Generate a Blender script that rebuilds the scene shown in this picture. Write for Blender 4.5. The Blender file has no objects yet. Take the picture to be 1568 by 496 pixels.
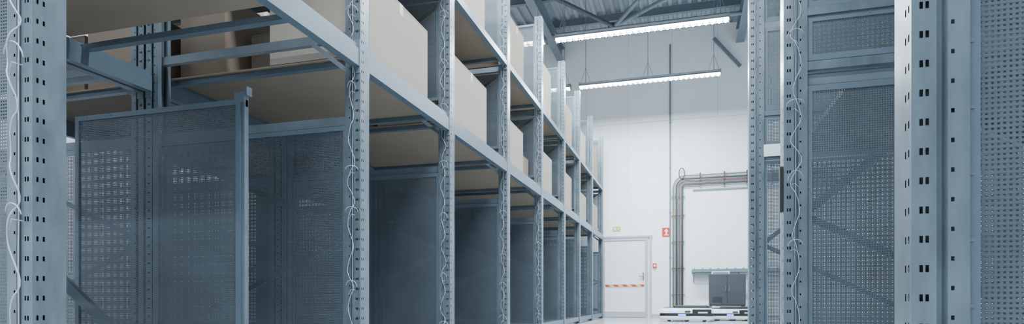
import bpy, bmesh, math, random
from mathutils import Vector, Matrix
random.seed(7)
S = bpy.context.scene
COL = S.collection
# ------------------------------------------------------------------ materials
def mat(name, col, rough=0.5, metal=0.0, var=0.08, nscale=8.0, emit=None, estr=0.0, bump=0.0, stretch=None):
    m = bpy.data.materials.new(name); m.use_nodes = True
    nt = m.node_tree; b = nt.nodes['Principled BSDF']
    b.inputs['Roughness'].default_value = rough
    b.inputs['Metallic'].default_value = metal
    tc = nt.nodes.new('ShaderNodeTexCoord')
    mp = nt.nodes.new('ShaderNodeMapping')
    if stretch: mp.inputs['Scale'].default_value = stretch
    nz = nt.nodes.new('ShaderNodeTexNoise'); nz.inputs['Scale'].default_value = nscale
    nz.inputs['Detail'].default_value = 5
    cr = nt.nodes.new('ShaderNodeValToRGB')
    cr.color_ramp.elements[0].position = 0.3; cr.color_ramp.elements[1].position = 0.7
    a = [max(0, c*(1-var)) for c in col]; z = [min(1, c*(1+var)) for c in col]
    cr.color_ramp.elements[0].color = (*a, 1); cr.color_ramp.elements[1].color = (*z, 1)
    nt.links.new(tc.outputs['Object'], mp.inputs[0]); nt.links.new(mp.outputs[0], nz.inputs['Vector'])
    nt.links.new(nz.outputs['Fac'], cr.inputs[0]); nt.links.new(cr.outputs[0], b.inputs['Base Color'])
    if bump:
        bp = nt.nodes.new('ShaderNodeBump'); bp.inputs['Strength'].default_value = bump
        bp.inputs['Distance'].default_value = 0.01
        nt.links.new(nz.outputs['Fac'], bp.inputs['Height']); nt.links.new(bp.outputs[0], b.inputs['Normal'])
    if emit:
        b.inputs['Emission Color'].default_value = (*emit, 1); b.inputs['Emission Strength'].default_value = estr
    return m
M_POST = mat('galvanised_steel', (0.165,0.205,0.238), 0.33, 0.55, 0.22, 14, stretch=(1,1,.35))
M_BEAM = mat('painted_blue_grey_steel', (0.125,0.165,0.203), 0.36, 0.3, 0.07, 5)
M_PERF = mat('perforated_sheet_steel', (0.098,0.122,0.142), 0.40, 0.4, 0.16, 3)
M_BRACE = mat('brace_steel', (0.155,0.19,0.222), 0.42, 0.4, 0.1, 9)
M_CARD = mat('kraft_cardboard', (0.21,0.165,0.125), 0.85, 0, 0.06, 3)
M_CARD2 = mat('pale_cardboard', (0.29,0.255,0.215), 0.85, 0, 0.05, 3)
M_TAPE = mat('packing_tape', (0.25,0.20,0.15), 0.35, 0, 0.05, 6)
M_SEAM = mat('cardboard_seam', (0.08,0.06,0.045), 0.9, 0, 0.05, 6)
M_WALL = mat('white_wall_panel', (0.86,0.90,0.93), 0.38, 0, 0.02, 0.6)
M_SEAMW = mat('wall_joint', (0.42,0.47,0.52), 0.6, 0, 0.02, 2)
M_FLOOR = mat('epoxy_floor', (0.42,0.45,0.475), 0.16, 0, 0.05, 1.2)
M_DECK = mat('roof_deck', (0.32,0.37,0.415), 0.5, 0.1, 0.05, 1)
M_ROOFST = mat('roof_steel', (0.18,0.22,0.255), 0.5, 0.2, 0.06, 3)
M_TRUSS_SHADE = mat('dark_roof_tube_and_post_shade', (0.06,0.075,0.09), 0.5, 0.2, 0.06, 3)
M_LED = mat('led_strip', (1,1,1), 0.4, 0, 0.0, 1, (0.90,0.96,1.0), 40)
M_LAMP = mat('lamp_housing', (0.3,0.34,0.38), 0.4, 0.3, 0.03, 4)
M_WIRE = mat('white_cable', (0.38,0.43,0.47), 0.5, 0, 0.03, 4)
M_BLACK = mat('black_plastic', (0.012,0.013,0.015), 0.4, 0, 0.1, 6)
M_WHITE = mat('white_plastic', (0.74,0.78,0.82), 0.3, 0, 0.02, 6)
M_GREY = mat('cabinet_grey', (0.048,0.055,0.062), 0.5, 0.1, 0.05, 4)
M_RED = mat('red_sign', (0.55,0.015,0.01), 0.45, 0, 0.03, 4)
M_YEL = mat('yellow_green', (0.42,0.5,0.06), 0.5, 0, 0.03, 4)
M_YELC = mat('yellow_cable', (0.34,0.30,0.06), 0.5, 0, 0.03, 4)
M_REDC = mat('red_cable', (0.30,0.06,0.04), 0.5, 0, 0.03, 4)
M_GREYC = mat('grey_conduit', (0.18,0.21,0.235), 0.4, 0.2, 0.03, 4)
M_DKC = mat('dark_conduit', (0.06,0.075,0.08), 0.45, 0, 0.03, 4)
M_TEAL = mat('teal_tray', (0.15,0.22,0.25), 0.45, 0.2, 0.05, 4)
M_BLUE = mat('blue_light', (0.05,0.15,0.9), 0.3, 0, 0, 1, (0.05,0.25,1.0), 8)
M_DOOR = mat('door_white', (0.78,0.82,0.85), 0.4, 0, 0.02, 2)
M_DFR = mat('door_frame_grey', (0.42,0.46,0.5), 0.4, 0.1, 0.02, 2)
def stripe_mat():
    m = bpy.data.materials.new('hazard_stripes'); m.use_nodes = True
    nt = m.node_tree; b = nt.nodes['Principled BSDF']; b.inputs['Roughness'].default_value=.5
    tc = nt.nodes.new('ShaderNodeTexCoord'); w = nt.nodes.new('ShaderNodeTexWave')
    w.wave_type='BANDS'; w.bands_direction='DIAGONAL'; w.inputs['Scale'].default_value=2.6
    cr = nt.nodes.new('ShaderNodeValToRGB'); cr.color_ramp.interpolation='CONSTANT'
    cr.color_ramp.elements[0].color=(0.45,0.06,0.03,1); cr.color_ramp.elements[1].position=.5
    cr.color_ramp.elements[1].color=(0.65,0.5,0.2,1)
    nt.links.new(tc.outputs['Object'], w.inputs['Vector']); nt.links.new(w.outputs['Fac'], cr.inputs[0])
    nt.links.new(cr.outputs[0], b.inputs['Base Color']); return m
M_STRIPE = stripe_mat()

# ------------------------------------------------------------------ mesh helper
class MB:
    def __init__(s): s.v=[]; s.f=[]; s.mi=[]; s.mats=[]
    def _m(s, m):
        if m not in s.mats: s.mats.append(m)
        return s.mats.index(m)
    def quad(s, pts, m):
        n=len(s.v); s.v += [tuple(p) for p in pts]; s.f.append(tuple(range(n,n+len(pts)))); s.mi.append(s._m(m))
    def box(s, x0,x1,y0,y1,z0,z1,m):
        if x0>x1:x0,x1=x1,x0
        if y0>y1:y0,y1=y1,y0
        n=len(s.v)
        s.v += [(x0,y0,z0),(x1,y0,z0),(x1,y1,z0),(x0,y1,z0),(x0,y0,z1),(x1,y0,z1),(x1,y1,z1),(x0,y1,z1)]
        k=s._m(m)
        for f in ((0,3,2,1),(4,5,6,7),(0,1,5,4),(1,2,6,5),(2,3,7,6),(3,0,4,7)):
            s.f.append(tuple(n+i for i in f)); s.mi.append(k)
    def bar(s, a, b, w, h, m, up=(0,1,0)):
        a=Vector(a); b=Vector(b); d=(b-a).normalized(); u=Vector(up)
        sd=d.cross(u).normalized(); u=sd.cross(d).normalized()
        n=len(s.v)
        for p in (a,b):
            for i,j in ((-1,-1),(1,-1),(1,1),(-1,1)):
                s.v.append(tuple(p+sd*(w/2*i)+u*(h/2*j)))
        k=s._m(m)
        for f in ((0,1,2,3),(7,6,5,4),(0,4,5,1),(1,5,6,2),(2,6,7,3),(3,7,4,0)):
            s.f.append(tuple(n+i for i in f)); s.mi.append(k)
    def tube(s, pts, r, m, seg=10):
        P=[Vector(p) for p in pts]; k=s._m(m); n0=len(s.v)
        ref=Vector((0,0,1))
        for i,p in enumerate(P):
            d=(P[min(i+1,len(P)-1)]-P[max(i-1,0)]).normalized()
            if i==0:
                r0=ref if abs(d.dot(ref))<.95 else Vector((0,1,0))
                a=d.cross(r0).normalized()
            else:
                a=(pa-d*pa.dot(d)).normalized()
            b=d.cross(a).normalized()
            pa=a
            for t in range(seg):
                an=2*math.pi*t/seg; s.v.append(tuple(p+a*(r*math.cos(an))+b*(r*math.sin(an))))
        for i in range(len(P)-1):
            for t in range(seg):
                t2=(t+1)%seg
                s.f.append((n0+i*seg+t,n0+i*seg+t2,n0+(i+1)*seg+t2,n0+(i+1)*seg+t)); s.mi.append(k)
        s.f.append(tuple(n0+t for t in range(seg))[::-1]); s.mi.append(k)
        s.f.append(tuple(n0+(len(P)-1)*seg+t for t in range(seg))); s.mi.append(k)
    def loft(s, secs, mats, seg=8):
        rings=[]
        for (z,cx,cy,hx,hy,r) in secs:
            ring=[]
            for q,(sx,sy) in enumerate(((1,1),(-1,1),(-1,-1),(1,-1))):
                for t in range(seg):
                    an=math.pi/2*(q+t/(seg-1))
                    ring.append((cx+sx*(hx-r)+r*math.cos(an), cy+sy*(hy-r)+r*math.sin(an), z))
            n=len(s.v); s.v+=ring; rings.append((n,len(ring)))
        for i in range(len(rings)-1):
            n,c=rings[i]; n2,_=rings[i+1]; k=s._m(mats[i])
            for t in range(c):
                t2=(t+1)%c; s.f.append((n+t,n+t2,n2+t2,n2+t)); s.mi.append(k)
        n,c=rings[0]; s.f.append(tuple(n+t for t in range(c))[::-1]); s.mi.append(s._m(mats[0]))
        n,c=rings[-1]; s.f.append(tuple(n+t for t in range(c))); s.mi.append(s._m(mats[-1]))
    def mesh(s, name):
        me=bpy.data.meshes.new(name); me.from_pydata(s.v,[],s.f)
        for m in s.mats: me.materials.append(m)
        me.polygons.foreach_set('material_index', s.mi); me.update(); return me
    def obj(s, name, parent=None, loc=(0,0,0), smooth=False, bevel=0):
        me=s.mesh(name)
        if smooth:
            me.polygons.foreach_set('use_smooth',[True]*len(me.polygons))
        o=bpy.data.objects.new(name, me); o.location=loc; COL.objects.link(o)
        if parent: o.parent=parent
        if bevel:
            b=o.modifiers.new('bevel','BEVEL'); b.width=bevel; b.segments=2; b.limit_method='ANGLE'
        return o
def empty(name, loc=(0,0,0)):
    e=bpy.data.objects.new(name,None); e.location=loc; e.empty_display_size=.2; COL.objects.link(e); return e
def inst(name, me, parent, loc, scale=(1,1,1), rotz=0):
    o=bpy.data.objects.new(name, me); o.location=loc; o.scale=scale; o.rotation_euler=(0,0,rotz); COL.objects.link(o); o.parent=parent; return o

# ------------------------------------------------------------------ slotted upright
H_UP=4.80; PITCH=0.0667
def seg_slotted(mb, p0, p1, slots, z0, z1, m, slot_h=0.019, phase=0.02):
    p0=Vector((*p0,0)); p1=Vector((*p1,0)); L=(p1-p0).length; d=(p1-p0)/L
    def P(s,z): q=p0+d*s; return (q.x,q.y,z)
    if not slots:
        mb.quad([P(0,z0),P(L,z0),P(L,z1),P(0,z1)], m); return
    cuts=[0]
    for a,b in slots: cuts+= [a,b]
    cuts.append(L)
    for i in range(0,len(cuts)-1,2):
        mb.quad([P(cuts[i],z0),P(cuts[i+1],z0),P(cuts[i+1],z1),P(cuts[i],z1)], m)
    for a,b in slots:
        z=z0; k=0
        while True:
            s0=z0+phase+k*PITCH; s1=s0+slot_h
            if s1>z1-.01: break
            mb.quad([P(a,z),P(b,z),P(b,s0),P(a,s0)], m); z=s1; k+=1
        mb.quad([P(a,z),P(b,z),P(b,z1),P(a,z1)], m)
def upright_mesh(name, hgt=H_UP):
    mb=MB(); W=.115; D=.115; z0=.008
    seg_slotted(mb,(0,0),(0,D),[(.013,.020),(.034,.041)],z0,hgt,M_POST,slot_h=.017)
    for y,sg in ((0,1),(D,-1)):
        pts=[(0,y),(.050,y),(.054,y+sg*.022),(.068,y+sg*.022),(.072,y),(W,y)]
        for i in range(5):
            sl=None
            if i==0: sl=[(.016,.023),(.028,.035)]
            if i==4: sl=[(.006,.013)]
            seg_slotted(mb,pts[i],pts[i+1],sl,z0,hgt,M_POST,phase=.02 if i==0 else .045, slot_h=.016 if i==0 else .010)
        mb.quad([(W,y,z0),(W,y+sg*.03,z0),(W,y+sg*.03,hgt),(W,y,hgt)],M_POST)
        mb.quad([(W,y+sg*.03,z0),(W-.02,y+sg*.03,z0),(W-.02,y+sg*.03,hgt),(W,y+sg*.03,hgt)],M_POST)
    mb.quad([(.085,.03,z0),(.085,D-.03,z0),(.085,D-.03,hgt),(.085,.03,hgt)],M_TRUSS_SHADE)  # dark sheet added inside the hollow post, standing in for its inner shade
    mb.box(-.02,W+.02,-.02,D+.02,0,.008,M_POST)
    mb.box(-.004,W*.6,-.004,D+.004,.008,.10,M_POST)
    return mb.mesh(name)
UP=upright_mesh('slotted_upright')

# ------------------------------------------------------------------ perforated sheet (real lattice, XZ plane)
_pc={}
def perf_mesh(w,h,pitch=.0115,strip=.0065,border=.028):
    key=(round(w,3),round(h,3),pitch)
    if key in _pc: return _pc[key]
    mb=MB()
    x0,x1,z0,z1=border,w-border,border,h-border
    nx=int((x1-x0)/pitch); nz=int((z1-z0)/pitch)
    px=(x1-x0)/nx; pz=(z1-z0)/nz
    for i in range(nx+1):
        x=x0+i*px; mb.quad([(x-strip/2,0,z0),(x+strip/2,0,z0),(x+strip/2,0,z1),(x-strip/2,0,z1)],M_PERF)
    for i in range(nz+1):
        z=z0+i*pz; mb.quad([(x0,-.0003,z-strip/2),(x1,-.0003,z-strip/2),(x1,-.0003,z+strip/2),(x0,-.0003,z+strip/2)],M_PERF)
    for a in ((0,w,0,border+.003),(0,w,h-border-.003,h),(0,border+.003,border+.003,h-border-.003),(w-border-.003,w,border+.003,h-border-.003)):
        mb.box(a[0],a[1],-.008,.004,a[2],a[3],M_BEAM)
    for z in [i*.15+.08 for i in range(int((h-.1)/.15))]:
        for x in (border*.5,w-border*.5):
            mb.box(x-.004,x+.004,-.010,-.007,z,z+.008,M_BRACE)
    for x in [i*.2+.1 for i in range(int((w-.1)/.2))]:
        mb.box(x-.004,x+.004,-.010,-.007,h-border*.5-.004,h-border*.5+.004,M_BRACE)
    me=mb.mesh('perforated_sheet'); _pc[key]=me; return me

# ------------------------------------------------------------------ rack builder
def rack(xa, xb, ys, levels, lower=1.68, upper_from=2, upper_panels=((2.36,3.28),(3.5,4.7)), lower_panels=True, knee=True, parentname='storage_rack', supports=None, boards=()):
    sg = 1 if xb>xa else -1
    root=empty(parentname,(0,0,0))
    fr=MB(); bm_=MB(); bd=MB()
    for i,y in enumerate(ys):
        inst('upright', UP, root, (xa,y-.115,0), (sg,1,1))
        inst('upright', UP, root, (xb,y-.115,0), (-sg,1,1))
        yc=y-.0575
        xi=xa+sg*.11; xo=xb-sg*.11
        lo,hi=min(xi,xo),max(xi,xo)
        w=hi-lo
        for z in (.22,lower+.04,levels[0]+.09,levels[-1]-.10,4.62):
            fr.box(lo,hi,yc-.02,yc+.02,z-.03,z+.03,M_BRACE)
        yz=yc+.032
        A=lo if sg<0 else hi; B=hi if sg<0 else lo
        zz=[(A,.25),(B,.95),(A,1.62)] if knee else [(A,.10),(B,.95),(A,2.3),(B,3.5),(A,4.55)]
        for a,b in zip(zz,zz[1:]):
            fr.bar((a[0],yz,a[1]),(b[0],yz,b[1]),.035,.014,M_BRACE)
        if i>=upper_from and knee:
            for a,b in (((A,2.35),(B,3.3)),((B,3.55),(A,4.55))):
                fr.bar((a[0],yz,a[1]),(b[0],yz,b[1]),.035,.014,M_BRACE)
        if knee:
            fr.bar((xi+sg*.28,yc-.03,levels[0]+.06),(xi,yc-.03,levels[0]-.16),.03,.014,M_BRACE)
        if lower_panels:
            inst('side_panel', perf_mesh(w,lower-.10), root, (lo,yc-.034,.10))
        if i>=upper_from:
            for (a,b) in upper_panels:
                inst('upper_side_panel', perf_mesh(w,b-a), root, (lo,yc-.034,a))
    for i in range(len(ys)-1):
        y0=ys[i]; y1=ys[i+1]-.115
        for li,z in enumerate(levels):
            bh=.145 if li==0 else .085
            for x,s in ((xa,sg),(xb,-sg)):
                bm_.box(x+s*.012,x+s*.05,y0+.004,y1-.004,z-bh,z-.0,M_BEAM)
                bm_.box(x+s*.004,x+s*.012,y0+.004,y1-.004,z-bh,z-.03,M_BEAM)
                bm_.box(x+s*.05,x+s*.062,y0+.004,y1-.004,z-bh,z-.03,M_BEAM)
                for yy,t in ((y0,1),(y1,-1)):
                    bm_.box(x+s*.0,x+s*.055,yy+t*.0005,yy+t*.006,z-bh-.045,z+.035,M_BRACE)
            sup=(supports or {}).get(i,[y0+.08,y1-.08])
            for yy in sup:
                bm_.box(xa+sg*.05,xb-sg*.05,yy-.025,yy+.025,z-.050,z-.014,M_BEAM)
            if i in boards:
                bd.box(xa+sg*.064,xb-sg*.064,y0+.03,y1-.03,z-.012,z-.001,M_CARD)
        bm_.box(xa+sg*.01,xa+sg*.05,y0+.004,y1-.004,.05,.13,M_BEAM)
        bm_.box(xb-sg*.01,xb-sg*.05,y0+.004,y1-.004,.05,.13,M_BEAM)
    fr.obj('frame_bracing',root)
    bm_.obj('shelf_beams',root)
    if bd.v: bd.obj('shelf_boards',root)
    return root

YL=[1.60,3.71,5.305,7.175,8.995,10.77,12.39,14.13,15.98]
L1=2.21; L2=3.45
XA=-2.10; XB=-3.92
r1=rack(XA,XB,YL,[L1,L2],supports={0:[1.75,3.07]},boards=range(1,8))
r2=rack(-3.945,-5.75,YL,[L1,L2],upper_from=99,boards=range(1,8))
YR=[1.69,3.56,5.35]
XR=.496
r3=rack(XR,XR+1.85,YR,[3.75],lower=1.62,upper_from=0,upper_panels=((1.75,1.985),(2.03,2.70),(2.75,3.60),(3.85,4.7)),knee=False,boards=(0,1))
for a,b in ((YR[0],YR[1]-.115),(YR[1],YR[2]-.115)):
    for z0,h in ((.15,1.5),(1.68,1.5),(3.2,1.5)):
        inst('darkening_rear_panel',perf_mesh(b-a,h),r3,(XR+1.87,a,z0),rotz=math.pi/2)  # rear mesh added to darken what shows through the rack

dv=MB()
dv.box(-2.53,-2.50,2.965,3.0,.10,1.73,M_BRACE)
dv.box(-2.56,-2.49,2.95,2.965,1.66,1.72,M_BRACE)
dv.box(-3.80,-2.5,2.975,2.995,1.64,1.68,M_PERF)
dv.box(-2.49,-2.475,2.955,3.0,1.70,1.75,M_BRACE)
dv.box(-3.8,-2.11,3.0,3.04,.04,.10,M_BEAM)
dv.bar((-3.86,2.7,.83),(-2.80,2.7,.03),.06,.03,M_BRACE)
dv.obj('divider_frame',r1)
inst('divider_panel',perf_mesh(1.28,1.58),r1,(-3.80,2.96,.10))
ex=MB()
for y in (3.50,5.29):
    ex.box(XR+.11,XR+1.74,y-.045,y-.005,1.70,1.745,M_POST)
    ex.box(XR+.11,XR+1.74,y-.05,y-.005,1.985,2.025,M_POST)
ex.box(XR+.35,XR+1.79,3.6,5.2,1.655,1.69,M_GREY)
ex.box(.60,.74,5.17,5.18,1.64,1.735,M_WHITE)
ex.box(.478,.494,3.44,3.48,.96,1.20,M_BLACK)
ex.obj('shelf_and_rails',r3)

def wire(parent, x, y, z0, z1, seedv, r=.003, sgn=-1):
    rnd=random.Random(seedv)
    def sm(pts,it=3):
        for _ in range(it):
            q=[pts[0]]
            for a,b in zip(pts,pts[1:]):
                q.append(tuple(.75*a[k]+.25*b[k] for k in range(3))); q.append(tuple(.25*a[k]+.75*b[k] for k in range(3)))
            q.append(pts[-1]); pts=q
        return pts
    mb=MB()
    pts=[]; z=z0; side=1
    while z<z1:
        c=.058+side*(.018+.02*rnd.random())
        pts.append((x+sgn*c, y-.008-.012*rnd.random(), z))
        side=-side; z+=.10+.07*rnd.random()
        pts.append((x+sgn*.058, y-.02-.025*rnd.random(), z-.05))
    mb.tube(sm(pts,2),r,M_WIRE,6)
    pts=[(x+sgn*(.052+.006*rnd.random()),y-.006,z0+.12*k) for k in range(int((z1-z0)/.12))]
    mb.tube(sm(pts,1),r*.9,M_WIRE,6)
    z=z0+.1
    while z<z1:
        w=.03+.02*rnd.random(); h=.03+.03*rnd.random()
        lp=[(x+sgn*(.055+w*math.cos(a)),y-.02-.01*math.sin(a),z+h*math.sin(a)) for a in [math.pi*(.1+.9*k/9) for k in range(10)]]
        mb.tube(lp,r*.9,M_WIRE,6)
        mb.tube([(x+sgn*.035,y-.005,z-.02),(x+sgn*.05,y-.03,z-.015),(x+sgn*.085,y-.012,z-.05)],r*.7,M_WIRE,6)
        z+=.28+.3*rnd.random()
    mb.obj('cable',parent,smooth=True)
for i,y in enumerate(YL[:5]):
    wire(r1,XA,y-.115,.15,4.6,i+3, r=.0029 if i==0 else .0022)
wire(r3,XR,YR[1]-.115,.15,4.0,31,sgn=1,r=.0014)

# ------------------------------------------------------------------ cardboard boxes
def cbox(x0,x1,y0,y1,z,h,pale=False):
    if x0>x1:x0,x1=x1,x0
    m=M_CARD2 if pale else M_CARD
    w=x1-x0; d=y1-y0
    mb=MB(); hx=w/2; hy=d/2
    mb.box(-hx,hx,-hy,hy,0,h,m)
    e=.0012
    mb.box(-hx+.01,hx-.01,-.003,.003,h,h+e,M_SEAM)
    mb.box(-hx+.0,hx,-.03,.03,h+e,h+e+.0006,M_TAPE)
    mb.box(hx,hx+e,-.03,.03,h-.09,h,M_TAPE); mb.box(-hx-e,-hx,-.03,.03,h-.09,h,M_TAPE)
    mb.box(-hx+.01,hx-.01,-.002,.002,-.0006,0,M_SEAM)
    mb.box(-hx-.0008,hx+.0008,-hy-.0008,hy+.0008,h-.012,h-.010,M_SEAM)
    return mb.obj('cardboard_box',None,((x0+x1)/2,(y0+y1)/2,z),bevel=.003)
g=.003
cbox(-2.12,-3.86,1.66,2.97,L1+g,.52)
cbox(-2.17,-3.0,1.68,3.0,L2+g,.6,True)
cbox(-3.05,-3.86,1.68,3.45,L2+g,.6)
ends=[None,4.72,6.30,7.85,9.67,11.45,13.2,15.0]
for i in range(1,8):
    y0=YL[i]+.03; y1=ends[i]; yn=YL[i+1]-.15
    h=.57+.04*((i*37)%3-1)
    cbox(-2.115,-2.93,y0,y1,L1+g,h,True)
    if i in(1,):
        cbox(-2.97,-3.38,y0+.35,yn-.3,L1+g,.42,True); cbox(-3.42,-3.84,y0+.1,yn,L1+g,.66)
    else:
        cbox(-2.97,-3.84,y0+.03,yn-.05,L1+g,.62)
        if i%2: cbox(-2.3,-2.93,y1+.03,yn,L1+g,.40)
    h2=.66+.05*((i*23)%3-1)
    cbox(-2.12,-2.93,y0+.02,y1-.05+.1*(i%2),L2+g,h2,i%2==0)
    cbox(-2.97,-3.84,y0+.05,yn-.2,L2+g,.6)
for i in range(0,8):
    y0=YL[i]+.07; yn=YL[i+1]-.15
    if i!=0:
        cbox(-4.05,-4.85,y0+.1,yn-.25,L1+g,.5+.05*(i%3),i%2==0)
    cbox(-4.9,-5.6,y0+.05,yn-.1,L2+g,.55)
    cbox(-4.95,-5.65,y0+.15,yn-.05,L1+g,.55,i%2==0)

# ------------------------------------------------------------------ room
YW=16.6; XLw=-8.0; XRw=6.0; ZC=7.7
f=MB(); f.box(XLw,XRw,-6,YW,-.1,0,M_FLOOR); f.obj('floor')
w=MB(); w.box(XLw,XRw,YW+.01,YW+.15,0,ZC,M_SEAMW)
seams=[XLw]
xx=-0.35-1.15*9
while xx<XRw:
    if xx>XLw: seams.append(xx)
    xx+=1.15
seams.append(XRw)
DX0,DX1,DZ=-2.22,-0.98,2.17
for a,b in zip(seams,seams[1:]):
    for z0,z1 in ((0,5.28),(5.28,ZC)):
        if z0==0 and a<DX1 and b>DX0:
            if a<DX0: w.box(a+.003,DX0,YW,YW+.01,0,DZ,M_WALL)
            if b>DX1: w.box(DX1,b-.003,YW,YW+.01,0,DZ,M_WALL)
            w.box(a+.003,b-.003,YW,YW+.01,DZ,z1-.004,M_WALL)
        else:
            w.box(a+.003,b-.003,YW,YW+.01,z0+(.004 if z0 else 0),z1-.004,M_WALL)
w.obj('wall_back')
w=MB(); w.box(XLw-.15,XLw,-6,YW+.15,0,ZC,M_WALL); w.obj('wall_left')
w=MB(); w.box(XRw,XRw+.15,-6,YW+.15,0,ZC,M_WALL); w.obj('wall_right')
t=MB(); t.box(DX1+.05,XRw,YW-.012,YW,0,.10,M_DFR); t.box(XLw,DX0-.05,YW-.012,YW,0,.10,M_DFR); t.obj('baseboard_back')
c=MB(); x=XLw
while x<XRw:
    p=[(x,ZC),(x+.08,ZC),(x+.11,ZC+.06),(x+.20,ZC+.06),(x+.23,ZC)]
    for a,b in zip(p,p[1:]):
        c.quad([(a[0],-6,a[1]),(b[0],-6,b[1]),(b[0],YW+.15,b[1]),(a[0],YW+.15,a[1])],M_DECK)
    x+=.23
c.box(XLw,XRw,-6,YW+.15,ZC+.07,ZC+.12,M_DECK)
c.obj('ceiling')
def ibeam(mb,a,b,hgt,wd,m):
    for dz,ww,hh in ((0,wd,.012),(.012,.012,hgt-.024),(hgt-.012,wd,.012)):
        if abs(a[0]-b[0])>abs(a[1]-b[1]):
            mb.box(a[0],b[0],a[1]-ww/2,a[1]+ww/2,a[2]+dz,a[2]+dz+hh,m)
        else:
            mb.box(a[0]-ww/2,a[0]+ww/2,a[1],b[1],a[2]+dz,a[2]+dz+hh,m)
rf=MB()
y=-5
while y<YW:
    ibeam(rf,(XLw,y,ZC-.18),(XRw,y,ZC-.18),.18,.10,M_ROOFST); y+=1.45
for xx in (-7.5,-3.35,1.35,5.0):
    ibeam(rf,(xx,-6,ZC-.55),(xx,YW,ZC-.55),.37,.2,M_ROOFST)
nd=Vector((-1.7,15.0,7.25))
for q in ((-2.7,13.4,7.25),(-1.08,13.9,7.25),(-.57,14.05,7.25)):
    d=Vector(q)-nd; rf.tube([nd,nd+d*2.6],.05,M_TRUSS_SHADE if q[0]<-2 else M_ROOFST,10)
rf.box(-1.85,-1.55,14.9,15.1,7.2,7.32,M_TRUSS_SHADE)
rf.tube([(-3.3,15.0,7.2),(1.35,15.0,7.2)],.05,M_ROOFST,10)
rf.bar((1.35,16.5,6.5),(.7,16.5,7.3),.08,.06,M_ROOFST)
rf.obj('roof_structure')

# ------------------------------------------------------------------ lamps
def lamp(x0,x1,y,z=5.5,watts=95):
    root=empty('linear_led_lamp',((x0+x1)/2,y,z)); L=(x1-x0)/2
    mb=MB()
    mb.box(-L,L,-.04,.04,.045,.10,M_LAMP)
    mb.quad([(-L,-.04,.06),(L,-.04,.06),(L,-.095,.0),(-L,-.095,.0)],M_LAMP)
    mb.quad([(-L,.04,.06),(L,.04,.06),(L,.095,.0),(-L,.095,.0)],M_LAMP)
    for s in (-L,L-.012): mb.box(s,s+.012,-.095,.095,-.03,.10,M_LAMP)
    n=int(2*L/.11)
    for i in range(n+1):
        xx=-L+2*L*i/n; mb.box(xx-.005,xx+.005,-.093,.093,-.028,-.001,M_LAMP)
    mb.box(-L,L,-.004,.004,-.028,-.001,M_LAMP)
    mb.obj('housing',root)
    le=MB(); le.box(-L+.02,L-.02,-.088,.088,.0,.012,M_LED)
    for i in range(n):
        xx=-L+2*L*(i+.5)/n
        for s in (-.045,.045): le.loft([(-.022,xx,s,.018,.018,.012),(-.0,xx,s,.03,.028,.02)],[M_LED],seg=4)
    le.obj('led_strip',root)
    wr=MB()
    for s in (-L+.15,0,L-.15):
        wr.tube([(s,0,.08),(s,0,ZC-z)],.006,M_ROOFST,6)
        wr.tube([(s-.12,0,.095),(s,0,.45)],.004,M_ROOFST,6)
        wr.tube([(s+.12,0,.095),(s,0,.45)],.004,M_ROOFST,6)
    wr.obj('suspension',root)
    ld=bpy.data.lights.new('lamp_light','AREA'); ld.shape='RECTANGLE'; ld.size=2*L-.05; ld.size_y=.16
    ld.energy=watts; ld.color=(.83,.925,1.0)
    lo=bpy.data.objects.new('lamp_light',ld); lo.location=(0,0,-.045); COL.objects.link(lo); lo.parent=root
for yy in (14.1,11.4,8.7,6.0,3.3,.6,-2.1):
    lamp(-2.42,.75,yy,watts=450 if yy>13 else 370); lamp(-5.9,-2.62,yy,watts=130)

# ------------------------------------------------------------------ door
d=empty('door_1',(0,0,0))
mb=MB()
mb.box(DX0,DX0+.07,YW-.04,YW,0,DZ-.08,M_DFR); mb.box(DX1-.07,DX1,YW-.04,YW,0,DZ-.08,M_DFR)
mb.box(DX0,DX1,YW-.04,YW,DZ-.08,DZ-.002,M_DFR)
mb.box(DX0-.05,DX1+.12,YW-.055,YW-.001,DZ,DZ+.05,M_DFR); mb.box(DX1+.04,DX1+.10,YW-.05,YW-.001,0,DZ-.002,M_DFR)
mb.obj('frame',d)
mb=MB(); mb.box(DX0+.075,DX1-.075,YW-.02,YW+.008,.01,DZ-.085,M_DOOR)
mb.box(DX0+.075,DX1-.075,YW-.023,YW-.0205,.01,.16,M_DFR)
for z in (.3,1.0,1.8): mb.box(DX0+.06,DX0+.09,YW-.045,YW-.021,z,z+.12,M_DFR)
mb.obj('leaf',d)
mb=MB(); mb.box(DX1-.14,DX1-.10,YW-.03,YW-.0205,1.0,1.22,M_GREYC)
mb.tube([(DX1-.12,YW-.03,1.12),(DX1-.12,YW-.07,1.12),(DX1-.24,YW-.07,1.12)],.010,M_GREYC,8); mb.obj('handle',d)
mb=MB(); mb.box(-.52,.52,-.004,.004,-.03,.03,M_STRIPE); mb.obj('barrier_tape',d,((DX0+DX1)/2,YW-.032,.87))
# ------------------------------------------------------------------ signs etc
mb=MB(); mb.box(-.11,.11,-.012,.0,-.12,.12,M_RED)
mb.box(-.02,.02,-.014,-.0121,-.062,.03,M_WHITE); mb.box(-.055,.055,-.014,-.0121,-.085,-.062,M_WHITE)
mb.quad([(-.06,-.0141,.02),(.06,-.0141,.02),(.0,-.0141,.095)],M_WHITE)
mb.obj('fire_equipment_sign',None,(-.50,YW,2.29))
mb=MB(); mb.box(-.10,.10,-.012,0,-.06,.06,M_YEL); mb.box(-.075,-.01,-.014,-.012,-.04,.04,M_WHITE); mb.box(.02,.08,-.014,-.012,-.012,.012,M_WHITE)
mb.obj('exit_sign',None,(-1.82,YW,2.42))
mb=MB(); mb.box(-.05,.05,-.05,0,-.06,.06,M_RED); mb.box(-.03,.03,-.054,-.05,-.03,.03,M_WHITE); mb.obj('fire_alarm_button',None,(-.80,YW,1.40),bevel=.006)
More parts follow.
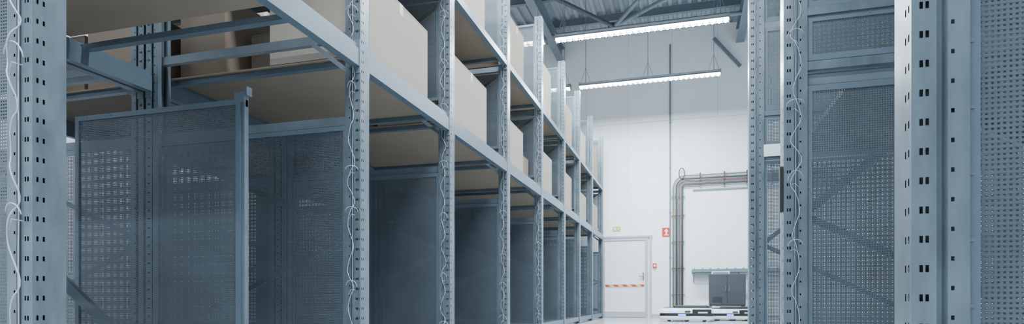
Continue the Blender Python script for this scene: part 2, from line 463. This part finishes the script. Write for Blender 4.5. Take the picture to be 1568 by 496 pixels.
mb=MB(); mb.tube([(-.40,YW-.03,.01),(-.40,YW-.03,7.3)],.018,M_GREYC,8)
for z in (1.6,2.8,4.0,5.2,6.4): mb.box(-.43,-.37,YW-.04,YW,z,z+.03,M_GREYC)
mb.obj('vertical_pipe')
root=empty('cable_conduit_run',(0,0,0))
cols=[M_GREYC,M_YELC,M_DKC,M_GREYC,M_REDC,M_GREYC,M_DKC]
mb=MB()
Xc0=-.32; Zt=3.76
for i,m in enumerate(cols):
    off=i*.040; R=.31-off
    cx=Xc0+.31; cz=Zt-.31
    rr=.009 if m in(M_YELC,M_REDC) else .0185
    pts=[(Xc0+off,YW-.09,.01)]
    for k in range(13):
        a=math.pi-k*math.pi/24
        pts.append((cx+R*math.cos(a),YW-.09,cz+R*math.sin(a)))
    pts.append((3.6,YW-.09,cz+R))
    mb.tube(pts,rr,m,8)
mb.obj('conduits',root,smooth=True)
mb=MB()
for z in (.6,1.3,2.0,2.7,3.2): mb.box(Xc0-.05,Xc0+.30,YW-.068,YW-.04,z,z+.03,M_REDC if z in(1.3,2.7) else M_GREYC); mb.box(Xc0-.04,Xc0-.02,YW-.05,YW,z,z+.03,M_GREYC)
for x in (.35,.95,1.5,2.1,2.7,3.3): mb.box(x,x+.03,YW-.068,YW-.04,Zt-.33,Zt+.06,M_REDC if x in(.95,2.1) else M_GREYC); mb.box(x,x+.03,YW-.12,YW,Zt+.03,Zt+.06,M_REDC)
mb.box(Xc0+.5,3.6,YW-.04,YW-.0,Zt-.40,Zt-.36,M_TEAL)
mb.obj('clamps',root)
mb=MB(); pts=[]
for k in range(22):
    a=2*math.pi*k/20; pts.append((-.10+.07*math.cos(a),YW-.1-.002*k,Zt+.06+.14*math.sin(a)))
mb.tube(pts,.013,M_DKC,8); mb.obj('cable_loop',root,smooth=True)
mb=MB()
mb.box(.15,2.6,YW-.34,YW-.03,1.20,1.215,M_TEAL); mb.box(.15,2.6,YW-.36,YW-.34,1.19,1.27,M_TEAL); mb.box(.15,2.6,YW-.03,YW,1.19,1.29,M_TEAL)
for k in range(13): mb.box(.2+k*.2,.23+k*.2,YW-.335,YW-.035,1.215,1.30,M_GREYC)
for x in (.2,1.3,2.4): mb.bar((x,YW-.3,1.19),(x,YW-.01,.95),.03,.02,M_TEAL,up=(1,0,0))
mb.obj('wall_cable_tray')
root=empty('control_cabinet',(.98,15.85,0))
mb=MB(); mb.box(-.42,.42,-.25,.25,.34,1.12,M_GREY); mb.obj('body',root,bevel=.012)
mb=MB()
mb.box(-.405,-.01,-.262,-.251,.36,1.10,M_GREY); mb.box(.01,.405,-.262,-.251,.36,1.10,M_GREY)
for k in range(6): mb.box(-.35,-.12,-.266,-.262,.42+k*.025,.43+k*.025,M_BLACK)
mb.tube([(-.04,-.262,.68),(-.04,-.29,.69),(-.04,-.29,.80),(-.04,-.262,.81)],.007,M_GREYC,8)
mb.tube([(.04,-.262,.68),(.04,-.29,.69),(.04,-.29,.80),(.04,-.262,.81)],.007,M_GREYC,8)
mb.obj('doors',root,bevel=.004)
mb=MB()
for sx in (-.38,.38):
    for sy in (-.2,.2): mb.box(sx-.025,sx+.025,sy-.025,sy+.025,0,.34,M_GREYC)
mb.box(-.35,.35,-.21,-.18,.12,.15,M_GREYC); mb.box(-.35,.35,.18,.21,.12,.15,M_GREYC); mb.obj('stand',root)
mb=MB(); mb.box(-.36,.06,-.16,.1,1.12,1.19,M_WHITE); mb.box(-.33,.03,-.165,-.161,1.13,1.17,M_GREYC); mb.obj('controller_box',root,bevel=.008)

# ------------------------------------------------------------------ AMRs
def amr(x,y,rotz,s=1.0):
    root=empty('mobile_robot',(x,y,0)); root.rotation_euler=(0,0,rotz); root.scale=(s,s,s)
    mb=MB()
    mb.loft([(.035,0,0,.56,.34,.12),(.07,0,0,.60,.37,.15),(.125,0,0,.61,.38,.16),(.128,0,0,.585,.355,.15),(.185,0,0,.585,.355,.15),(.188,-.02,0,.61,.38,.16),(.25,-.02,0,.59,.37,.16),(.30,-.0,0,.53,.34,.14),(.315,.02,0,.48,.31,.12)],
            [M_WHITE,M_WHITE,M_BLACK,M_BLACK,M_BLACK,M_WHITE,M_WHITE,M_BLACK])
    mb.obj('body',root)
    mb=MB(); mb.loft([(.316,.1,0,.38,.28,.05),(.345,.1,0,.38,.28,.05),(.36,.1,0,.36,.26,.05)],[M_GREY,M_BLACK]); mb.obj('lift_plate',root)
    mb=MB()
    mb.box(-.18,-.02,-.372,-.33,.135,.165,M_BLUE)
    mb.box(-.30,-.22,-.395,-.33,.20,.24,M_BLUE)
    mb.obj('status_light',root)
    mb=MB()
    mb.box(.12,.52,-.386,-.33,.13,.275,M_BLACK); mb.box(.24,.44,-.390,-.3865,.19,.22,M_WHITE)
    mb.box(-.04,.08,-.386,-.34,.20,.245,M_GREY)
    mb.obj('side_panel',root)
    mb=MB()
    for wx in (-.38,0,.38):
        for wy in (-.27,.27):
            rr=.05 if wx else .075
            mb.tube([(wx,wy-.02,rr),(wx,wy+.02,rr)],rr,M_BLACK,16)
    mb.obj('wheels',root)
    return root
amr(0.02,14.2,0)
amr(1.05,15.0,math.radians(4),.9)

# ------------------------------------------------------------------ world & camera
W=bpy.data.worlds.new('world'); S.world=W; W.use_nodes=True
bg=W.node_tree.nodes['Background']; bg.inputs[0].default_value=(.56,.71,.85,1); bg.inputs[1].default_value=.75
cam=bpy.data.cameras.new('camera'); co=bpy.data.objects.new('camera',cam); COL.objects.link(co)
co.location=(0,0,.5); co.rotation_euler=(math.radians(90),0,math.radians(16.13))
cam.sensor_width=36; cam.lens=920/1568*36; cam.shift_y=(458-248)/1568; cam.clip_start=.05
S.camera=co
